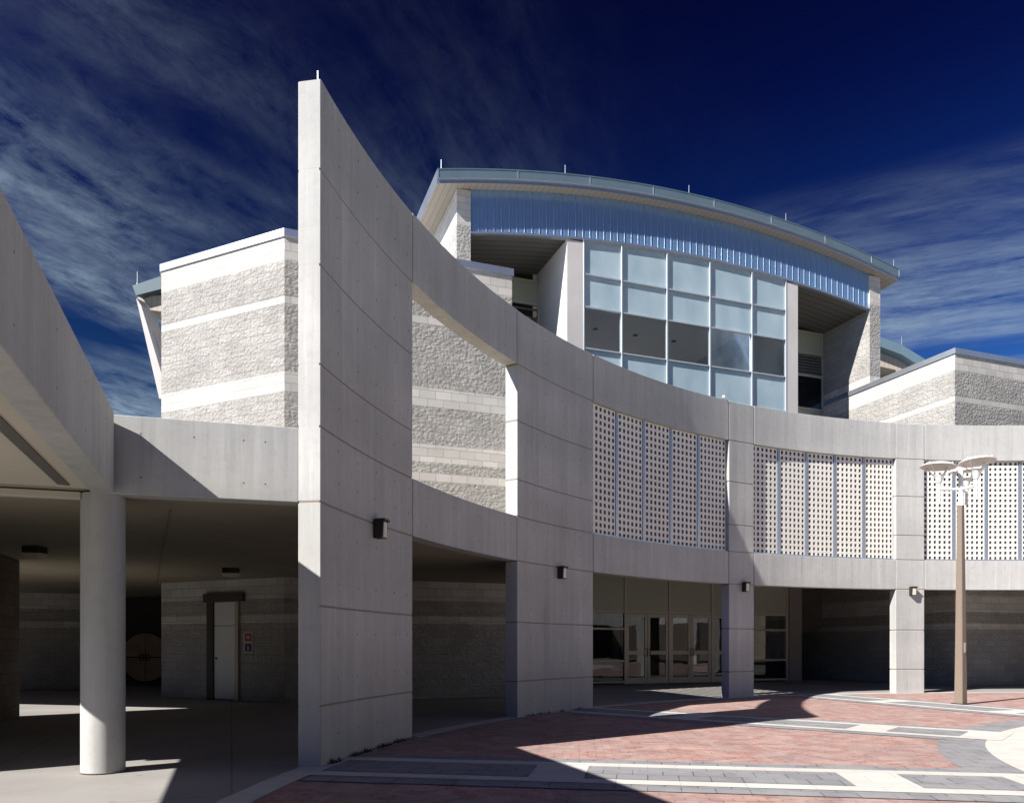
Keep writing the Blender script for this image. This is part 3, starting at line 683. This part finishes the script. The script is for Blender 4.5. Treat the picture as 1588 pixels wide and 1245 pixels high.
g.solid([a, b, c, d], [q + Vector((.2, .5, 0)) for q in (a, b, c, d)], 'plaster')
g.build('leaning_strut', lc)
g = MB(); a, b, c, d = p(231, 537, 30.2), p(300, 535, 30.2), p(300, 552, 30.2), p(237, 545, 30.2)
g.solid([a, b, c, d], [q + Vector((.5, 1.5, 0)) for q in (a, b, c, d)], 'eave_soffit'); g.build('cross_rib', lc)
g = MB(); g.solid([p(262, 700, 30.4), p(330, 700, 30.4), p(330, 480, 30.4), p(262, 480, 30.4)], [q + Vector((1, 4, 0)) for q in (p(262, 700, 30.4), p(330, 700, 30.4), p(330, 480, 30.4), p(262, 480, 30.4))], 'block_wall'); g.build('wall', lc)

# lightning rods
def rod(x, y0, P, label):
    g = MB(); P = Vector(P); g.tube(P, P + Vector((0, 0, .05)), .03, .02, 'seam', 8); g.tube(P + Vector((0, 0, .05)), P + Vector((0, 0, y0)), .010 if y0 > .25 else .007, .008 if y0 > .25 else .006, 'white_frame', 6)
    tag(g.build('lightning_rod', loc=P), label, 'lightning rod', 'lightning rods on the roof edges and the pier')
rod(0, .24, pol(169.9, RW + .12, 7.40), 'thin lightning rod on top of the tall end pier')
for a, lb in ((-1.0, 'lightning rod at the left corner of the bowed roof'), (2.95, 'lightning rod second from the left on the bowed roof'), (7.4, 'lightning rod at the crown of the bowed roof'), (11.3, 'lightning rod on the falling right slope of the bowed roof'), (16.15, 'lightning rod at the right tip of the bowed roof')):
    rod(0, .32, ab(a, BH - .25, ztop(a)), lb)
rod(0, .5, p(213, 441, 30.4), 'lightning rod on the metal roof edge left of the banded tower')
rod(0, .55, (18.35, 36.3, 15.3), 'lightning rod on the low blue roof behind the right tower')
# small floodlight on the parapet
fl = pol(121.1, RW + .06, 7.41); g = MB(); g.tube(fl - Vector((0, 0, .05)), fl + Vector((0, 0, .08)), .015, .015, 'bronze', 8)
s = pol(121.1, RW - .12, 7.47); g.tube(fl + Vector((0, 0, .06)), fl + Vector((-.02, -.08, .07)), .025, .035, 'lens', 12); tag(g.build('parapet_floodlight', loc=fl), 'tiny pale floodlight perched on the parapet above the entrance bay', 'floodlight')

# ------------------------------------------------------------------ entrance glazing
BD = 4.66
ent = thing('entrance_front', 'recessed tan framed glass entrance with double doors under olive panels', 'storefront', ab(8, BD))
def fr(g, a0, a1, z0, z1, m='tan_frame', d=.12, o=0): g.fbox(a0, a1, BD + o, BD + o + d, z0, z1, m)
ZD, ZT = 2.40, 4.3
posts = [2.2, 4.2, 5.79, 7.52, 9.25, 10.98, 12.5]
g = MB()
for a in posts: fr(g, a - .04, a + .04, 0, ZT)
for a, b in zip(posts[:-1], posts[1:]): fr(g, a + .04, b - .04, ZD, ZD + .09, o=.005, d=.11); fr(g, a + .04, b - .04, ZT - .06, ZT, o=.005, d=.11)
for a, b in ((2.2, 4.2), (4.2, 5.79), (10.98, 12.5)):
    for z in (.04, .75, 1.84): fr(g, a + .04, b - .04, z, z + .07, o=.005, d=.11)
g.build('frame', ent, bevel=.004)
for a, b in zip(posts[:-1], posts[1:]):
    g = MB(); fr(g, a + .04, b - .04, ZD + .09, ZT - .06, 'spandrel_glass', .02, .04); g.build('transom_panel', ent)
for a, b in ((2.2, 4.2), (4.2, 5.79), (10.98, 12.5)):
    for z0, z1 in ((.11, .75), (.82, 1.84), (1.91, ZD)):
        g = MB(); p4 = [ab(a + .04, BD + .06, z0), ab(b - .04, BD + .06, z0), ab(b - .04, BD + .06, z1), ab(a + .04, BD + .06, z1)]; g.face(p4, 'dark_glass'); g.build('window_pane', ent)
def door(a0, a1, hinge):
    g = MB(); st = .10
    fr(g, a0, a0 + st, .01, ZD - .01, d=.05, o=.03); fr(g, a1 - st, a1, .01, ZD - .01, d=.05, o=.03)
    for z0, z1 in ((.01, .22), (1.0, 1.13), (ZD - .13, ZD - .01)): fr(g, a0 + st, a1 - st, z0, z1, d=.044, o=.033)
    d = g.build('door', ent, bevel=.004)
    for z0, z1 in ((.22, 1.0), (1.13, ZD - .13)):
        g = MB(); g.face([ab(a0 + st, BD + .055, z0), ab(a1 - st, BD + .055, z0), ab(a1 - st, BD + .055, z1), ab(a0 + st, BD + .055, z1)], 'dark_glass'); g.build('glass', d)
    g = MB(); x = a1 - .05 if hinge < 0 else a0 + .05
    for z in (.96, 1.2): g.tube(ab(x, BD + .03, z), ab(x, BD - .05, z), .012, .012, 'bronze', 8)
    g.tube(ab(x, BD - .05, .94), ab(x, BD - .05, 1.22), .014, .014, 'bronze', 8)
    g.tube(ab(x, BD - .03, 1.08), ab(x + hinge * -.0 + (.55 * hinge if False else 0), BD - .03, 1.09), .01, .01, 'bronze', 6)
    g.build('handle', d)
for a, b in ((5.79, 7.52), (7.52, 9.25), (9.25, 10.98)):
    m = (a + b) / 2; door(a + .045, m - .006, -1); door(m + .006, b - .045, 1)
g = MB(); g.fbox(12.545, 13.11, BD - .05, BD + .5, 0, ZT, 'tan_pilaster'); g.build('pilaster', ent)
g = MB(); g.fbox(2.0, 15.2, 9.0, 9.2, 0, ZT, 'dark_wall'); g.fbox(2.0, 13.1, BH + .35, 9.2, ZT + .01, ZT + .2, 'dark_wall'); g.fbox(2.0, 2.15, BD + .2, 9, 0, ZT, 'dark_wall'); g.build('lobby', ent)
for a, b, w, h in ((6.3, 6.6, .7, 2.3), (8.9, 7.2, .5, 2.2), (11.6, 6.4, .22, 2.2)):
    g = MB(); g.fbox(a, a + w * .4, b, b + w, 0, h, 'plaster'); g.build('lobby_column', ent)

# ------------------------------------------------------------------ concourse roofs
cr = thing('concourse_roof', 'low concrete roof and beams over the open concourse at the left', 'canopy', (-5, 12, 2.85))
def slab(pts, z0, z1, m, nm, bev=0): g = MB(); g.prism([Vector((x, y, 0)) for x, y in pts], z0, z1, m); return g.build(nm, cr, bevel=bev)
def nline(p, s): return (p[0] - .364 * s, p[1] + s)          # along V
# canopy beam beside the walkway: outer face through (-4.02,7.70)
d = V; uo = U
B0 = Vector((-4.02, 7.78)); 
def bp(s, w): q = B0 + V * s - U * w; return (q.x, q.y)       # s along, w to the left
g = MB(); g.prism([Vector(bp(.0, .0) + (0,)), Vector(bp(-16, .0) + (0,)), Vector(bp(-16, .22) + (0,)), Vector(bp(.12, .22) + (0,))], 2.85, 3.66, 'concrete')
for k in range(12):
    for z in (3.05, 3.45):
        c = B0 + V * (-.5 - 1.1 * k); c = Vector((c.x, c.y, z)); uu = Vector((U.x, U.y, 0)); g.tube(c - uu * .02, c + uu * .001, .016, .016, 'hole', 8)
g.build('beam', cr, bevel=.01)
f0 = Vector((-4.03, 7.87)); f1 = Vector((-2.317, 8.34)); fd = (f1 - f0).normalized(); fn = Vector((-fd.y, fd.x))
g = MB(); q = [f0 - fd * .16, f1 + fd * .004, f1 + fd * .03 + fn * .24, f0 + fn * .24 - fd * .16]
g.prism([Vector((x.x, x.y, 0)) for x in q], 2.853, 3.657, 'concrete')
for k in (.22, .73, 1.22, 1.44):
    for z in (3.03, 3.48):
        c = f0 + fd * k; g.tube((c.x - fn.x * .001, c.y - fn.y * .001, z), (c.x + fn.x * .02, c.y + fn.y * .02, z), .014, .014, 'hole', 8)
g.build('beam', cr, bevel=.01)
g = MB(); a0 = f0 - fd * .05 + fn * .24; a1 = f1 + fn * .24; g.prism([Vector((x.x, x.y, 0)) for x in (a0, a1, a1 + fn * .08, a0 + fn * .08)], 2.872, 2.90, 'joint'); g.build('reveal', cr)
# walkway soffit between the beam and the left wall
def wq(s, w): return bp(s, w)
sof = [wq(.05, .235), wq(-16, .235), wq(-16, 3.05), wq(-.0, 3.05)]
slab(sof, 2.875, 3.4, 'soffit_board', 'walkway_soffit')
g = MB(); g.prism([Vector(wq(s, w) + (0,)) for s, w in ((-.13, .37), (-16, .37), (-16, .47), (-.16, .47))], 2.862, 2.874, 'vent_grille'); g.build('linear_vent', cr)
e0 = Vector((-4.40, 7.86)); ed = Vector((-.955, -.29)).normalized(); en = Vector((-ed.y, ed.x)); en = en if en.y > 0 else -en
g = MB(); g.prism([Vector((x.x, x.y, 0)) for x in (e0, e0 + ed * 3.2, e0 + ed * 3.2 + en * .10, e0 + en * .10)], 2.80, 2.87, 'soffit_board'); g.build('ceiling_trim', cr, bevel=.004)
# outer beam on the far side of the walkway
# main ceiling
ceil = [(-5.0, 7.5), (-4.2, 7.9), (-4.0, 8.0), (-2.4, 8.40)] + [tuple(pol(t, RW + TW - .02).xy) for t in (170.5, 166, 163, 160, 157, 154, 151, 148, 145, 142, 140.4)] + [tuple(ab(.2, -.01).xy), tuple(ab(.2, 13).xy), (-9.5, 33), (-20, 30)]
ceil += [(-19, 16.35), (-13.97, 15.03), (-9.55, 13.87), (-9.3, 14.2), (-7.2, 6.5)]
slab(ceil, 2.885, 3.3, 'ceiling', 'roof_slab')
# slab to the right, behind the screens
s2 = [tuple(pol(t, RW + TW + .02).xy) for t in (123.5, 120, 116, 112, 108, 104, 100, 96, 92, 88, 84, 80, 76, 68, 60, 52, 44, 36, 28, 20, 10, 0, -10, -20, -30, -40)] + [(38, -8), (38, 26), tuple(ab(15.4, 1).xy), tuple(ab(15.4, 9).xy), tuple(ab(12.6, 9).xy), tuple(ab(12.6, 3.7).xy), tuple(ab(4.0, 3.7).xy)]
r2 = thing('side_concourse_roof', 'dark low ceiling over the open bays behind the lamp post', 'canopy', pol(98, 18, 2.9))
g = MB(); g.prism([Vector((x, y, 0)) for x, y in s2], 3.72, 3.98, 'roof_gravel'); g.build('roof_slab', r2)

g = MB(); a = Vector((-3.95, 8.9)); b = Vector((-8.9, 19.3)); q = (b - a).normalized(); q = Vector((-q.y, q.x)) * .012
g.prism([Vector((x.x, x.y, 0)) for x in (a + q, b + q, b - q, a - q)], 2.875, 2.884, 'joint'); g.build('ceiling_joint', cr)
# round column
cl = MB(); cl.lathe((-4.26, 8.03, 0), [(.212, 0), (.21, .02), (.21, 2.862)], 'concrete', 40)
tag(cl.build('round_column', loc=(-4.26, 8.03, 0), smooth=True), 'round grey concrete column standing under the corner of the walkway canopy', 'column')

g = MB(); g.lathe((-4.26, 8.03, 0), [(.225, 0), (.225, .006)], 'joint', 32); g.build('base_joint', bpy.data.objects['round_column'], loc=(-4.26, 8.03, 0))
# left walkway wall
lw = MB(); A = Vector((-6.72, 7.0)); B = Vector((-9.12, 14.27)); dd = (B - A).normalized(); nn = Vector((-dd.y, dd.x))
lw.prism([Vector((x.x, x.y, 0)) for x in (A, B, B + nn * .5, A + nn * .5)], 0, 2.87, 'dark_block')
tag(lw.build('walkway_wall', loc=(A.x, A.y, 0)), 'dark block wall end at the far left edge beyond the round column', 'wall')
ow = MB(); ow.prism([Vector((-15, 5, 0)), Vector((-19, 17.5, 0)), Vector((-19.5, 17.5, 0)), Vector((-15.5, 5, 0))], 0, 4.3, 'dark_block')  # unseen wall added to keep side light out of the concourse
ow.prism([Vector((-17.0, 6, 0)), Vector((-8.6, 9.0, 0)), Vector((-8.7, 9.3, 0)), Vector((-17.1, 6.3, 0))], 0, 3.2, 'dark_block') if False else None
tag(ow.build('added_shade_wall', loc=(-19, 12, 0)), 'unseen low dark wall added left of the concourse to cut the light into it', 'wall')
# far concourse wall with round gate
fw = thing('concourse_back_wall', 'dark banded block wall at the back of the concourse, left of the round gate', 'wall', (-15, 24, 0))
g = MB(); g.prism([Vector((-22, 21.2, 0)), Vector((-13.0, 23.4, 0)), Vector((-13.0, 23.9, 0)), Vector((-22, 21.7, 0))], 0, 2.88, 'block_wall'); g.build('wall', fw)
rgx, rgy = -11.9, 25.0
rg = thing('round_gate', 'round bronze double gate in the dark opening behind the round column', 'gate', (rgx, rgy, 0))
cz = .93; rr_ = .78
g = MB(); g.prism([Vector((-14.0, 25.3, 0)), Vector((-8.4, 25.3, 0)), Vector((-8.4, 25.5, 0)), Vector((-14.0, 25.5, 0))], 0, 2.88, 'dark_frame'); g.build('surround', rg)
for s in (-1, 1):
    g = MB(); pts = [(rgx + s * .012, cz - rr_)] + [(rgx + s * max(.012, rr_ * math.sin(R_(q))), cz - rr_ * math.cos(R_(q))) for q in range(6, 180, 6)] + [(rgx + s * .012, cz + rr_)]
    g.solid([(x, rgy, z) for x, z in pts], [(x, rgy + .06, z) for x, z in pts], 'gate_bronze')
    g.fbox(0, 1, 0, 1, 0, 0, 'dark_frame') if False else None
    lf = g.build('leaf', rg)
    g = MB(); x0 = rgx + s * .04; x1 = rgx + s * .74
    g.prism([Vector((min(x0, x1), rgy - .02, 0)), Vector((max(x0, x1), rgy - .02, 0)), Vector((max(x0, x1), rgy - .001, 0)), Vector((min(x0, x1), rgy - .001, 0))], cz - .02, cz + .02, 'dark_frame')
    for q in range(12):
        t0 = 2 * math.pi * q / 12; t1 = 2 * math.pi * (q + 1) / 12
        g.tube((rgx + s * .1 + .07 * math.cos(t0), rgy - .04, cz + .1 * math.sin(t0)), (rgx + s * .1 + .07 * math.cos(t1), rgy - .04, cz + .1 * math.sin(t1)), .015, .015, 'dark_frame', 6)
    g.build('handle', lf)

# service door in the chamfer of the left tower
c0 = ab(-5.6, 0); cd = Vector((math.cos(R_(155)), math.sin(R_(155)), 0)); cn = Vector((-cd.y, cd.x, 0)); cn = cn if cn.y < 0 else -cn   # outward
CH = lambda s, o: c0 + cd * s + cn * o
sdoor = thing('service_door', 'narrow white door in the block wall under the concourse roof', 'door', CH(1.8, 0))
def cbox(g, s0, s1, o0, o1, z0, z1, m): g.prism([CH(s0, o0), CH(s1, o0), CH(s1, o1), CH(s0, o1)], z0, z1, m)
g = MB(); cbox(g, 1.36, 1.46, .004, .07, 0, 2.36, 'tan_frame'); cbox(g, 2.15, 2.35, .004, .09, 0, 2.36, 'dark_frame'); cbox(g, 1.2, 2.46, .004, .1, 2.36, 2.56, 'dark_frame'); g.build('frame', sdoor)
g = MB(); cbox(g, 1.465, 2.145, .004, .04, .03, 1.775, 'door_white'); cbox(g, 1.465, 2.145, .004, .04, 1.79, 2.355, 'door_white'); g.build('leaf', sdoor, bevel=.004)
g = MB(); c = CH(2.05, .045); g.tube(c + Vector((0, 0, 1.0)), c + cn * .05 + Vector((0, 0, 1.0)), .02, .02, 'bronze', 8); g.build('handle', sdoor)
sg = thing('wall_sign', 'small white sign with red and dark blue squares beside the white service door', 'sign', CH(1.05, .01) + Vector((0, 0, 1.12)))
g = MB(); cbox(g, .94, 1.24, .006, .02, 1.13, 1.64, 'sign_white'); g.build('plate', sg)
g = MB(); cbox(g, .98, 1.18, .021, .026, 1.41, 1.6, 'sign_red'); cbox(g, 1.03, 1.13, .027, .03, 1.47, 1.53, 'sign_white'); g.build('pictogram', sg)
g = MB(); cbox(g, .98, 1.18, .021, .026, 1.17, 1.35, 'sign_blue'); cbox(g, 1.06, 1.10, .027, .03, 1.2, 1.3, 'sign_white'); g.build('pictogram', sg)
# ceiling lights
def clight(x, y, label, zc=2.88):
    o = thing('ceiling_light', label, 'ceiling light', (x, y, zc), 'small box lights under the concourse ceiling')
    g = MB(); g.prism([Vector((x - .14, y - .12, 0)), Vector((x + .14, y - .12, 0)), Vector((x + .14, y + .12, 0)), Vector((x - .14, y + .12, 0))], zc - .10, zc + .004, 'bronze'); g.build('housing', o, bevel=.01)
    g = MB(); g.solid([(x - .12, y - .1, zc - .17), (x + .12, y - .1, zc - .17), (x + .12, y + .1, zc - .17), (x - .12, y + .1, zc - .17)], [(x - .15, y - .12, zc - .10), (x + .15, y - .12, zc - .10), (x + .15, y + .12, zc - .10), (x - .15, y + .12, zc - .10)], 'lens'); g.build('lens', o, bevel=.01)
clight(-7.65, 12.35, 'small box ceiling light left of the round column')
clight(-5.75, 15.75, 'small box ceiling light right of the round column above the service door')

# unseen blocks added round the plaza to cut low sky light and reflections
for nm, lb, q in (('added_sky_blocker', 'unseen long block added behind the viewpoint to cut low sky light', [(-34, -15), (40, -15), (40, -24), (-34, -24)]),
                  ('added_sky_blocker', 'unseen long block added east of the plaza to darken the door reflections', [(44, -15), (52, -15), (52, 40), (44, 40)]),
                  ('added_sky_blocker', 'unseen long block added west of the concourse to cut low sky light', [(-26, -14), (-26, 44), (-34, 44), (-34, -14)])):
    g = MB(); g.prism([Vector((x, y, 0)) for x, y in q], 0, 7.5, 'dark_block'); tag(g.build(nm, loc=(q[0][0], q[0][1], 0)), lb, 'building')
# ------------------------------------------------------------------ lamp post
LX, LY = 9.94, 17.07
lp = thing('lamp_post', 'tall square brown lamp post with three white upturned dish reflectors', 'street lamp', (LX, LY, 0))
g = MB(); ca = R_(28)
def sq(h, z, rot=ca): return [(LX + h * math.sqrt(2) * math.cos(rot + math.pi / 4 + k * math.pi / 2), LY + h * math.sqrt(2) * math.sin(rot + math.pi / 4 + k * math.pi / 2), z) for k in range(4)]
g.solid(sq(.095, -.01), sq(.055, 4.40), 'aggregate'); g.build('pole', lp, bevel=.012)
g = MB(); g.solid(sq(.14, .004), sq(.14, .03), 'bronze'); g.build('base_plate', lp, bevel=.004)
g = MB(); f = sq(.0, 1.25)[0]; dl = Vector((math.cos(ca - math.pi / 2), math.sin(ca - math.pi / 2), 0)); c = Vector((LX, LY, 1.25)) + dl * .092; tt = Vector((-dl.y, dl.x, 0))
g.solid([c - tt * .035 + Vector((0, 0, -.1)), c + tt * .035 + Vector((0, 0, -.1)), c + tt * .035 + dl * .006 + Vector((0, 0, -.1)), c - tt * .035 + dl * .006 + Vector((0, 0, -.1))], [c - tt * .035 + Vector((0, 0, .12)), c + tt * .035 + Vector((0, 0, .12)), c + tt * .035 + dl * .006 + Vector((0, 0, .12)), c - tt * .035 + dl * .006 + Vector((0, 0, .12))], 'sign_white'); g.build('access_plate', lp)
g = MB(); g.lathe((LX, LY, 4.40), [(.07, 0), (.07, .08), (.048, .1), (.048, .80), (.035, .84)], 'white_paint', 16)
heads = [(-.49, -.02), (.08, -.44), (.34, .36)]
for hx, hy in heads:
    g.tube((LX, LY, 4.76), (LX + hx, LY + hy, 4.76), .032, .028, 'white_paint', 10)
g.build('bracket', lp, smooth=True)
from mathutils import Matrix
for hx, hy in heads:
    hd = Vector((LX + hx, LY + hy, 0)); g = MB(); z = 4.48
    g.lathe(hd + Vector((0, 0, z)), [(.022, 0), (.027, .02), (.027, .40), (.04, .41), (.06, .45), (.10, .56), (.115, .575), (.115, .595), (.09, .60)], 'white_paint', 20)
    h = g.build('lamp_head', lp, smooth=True)
    ax = Vector((-hy, hx, 0)).normalized(); tilt = Matrix.Rotation(R_(-5), 3, ax)
    cz_ = hd + Vector((hx * .03, hy * .03, z + .80))
    g = MB(); g.lathe(cz_, [(.02, .06), (.17, .05), (.28, .022), (.36, -.03), (.368, -.03), (.364, -.018), (.28, .034), (.17, .062), (.02, .072)], 'reflector', 32, tilt)
    g.build('reflector_dish', h, smooth=True)
    g = MB()
    for q in range(4):
        t = q * math.pi / 2 + .5; a = hd + Vector((.11 * math.cos(t), .11 * math.sin(t), z + .58)); b = cz_ + tilt @ Vector((.33 * math.cos(t), .33 * math.sin(t), .03)); g.tube(a, b, .012, .012, 'white_paint', 6)
    g.build('strut', h)

# ------------------------------------------------------------------ weeds along the pier feet
g = MB()
def tuft(t, r, s):
    for k in range(7):
        c = pol(t + random.uniform(-.3, .3), r + random.uniform(-.05, .02), .004); h = random.uniform(.02, .07) * s; an = random.uniform(0, 6.28); w = random.uniform(.006, .014) * s; l = random.uniform(-.04, .04)
        g.face([c + Vector((w * math.cos(an), w * math.sin(an), 0)), c - Vector((w * math.cos(an), w * math.sin(an), 0)), c + Vector((l, l * .6, h))], 'leaf')
for c0, w, n in ((169.6, .5, 10), (167.6, .9, 22), (166.2, .5, 14), (164.4, 1.3, 26), (162.3, .6, 16), (161.3, .3, 6), (146.8, .4, 6), (144.9, .8, 12), (142.6, .3, 5), (140.4, .7, 14)):
    for k in range(n): tuft(random.gauss(c0, w * .5), RW - .035, random.choice((.25, .4, .6, .95)))
o = g.build('weeds'); o['kind'] = 'stuff'; o['label'] = 'dry weeds and leaf litter along the foot of the curved wall'; o['category'] = 'weeds'
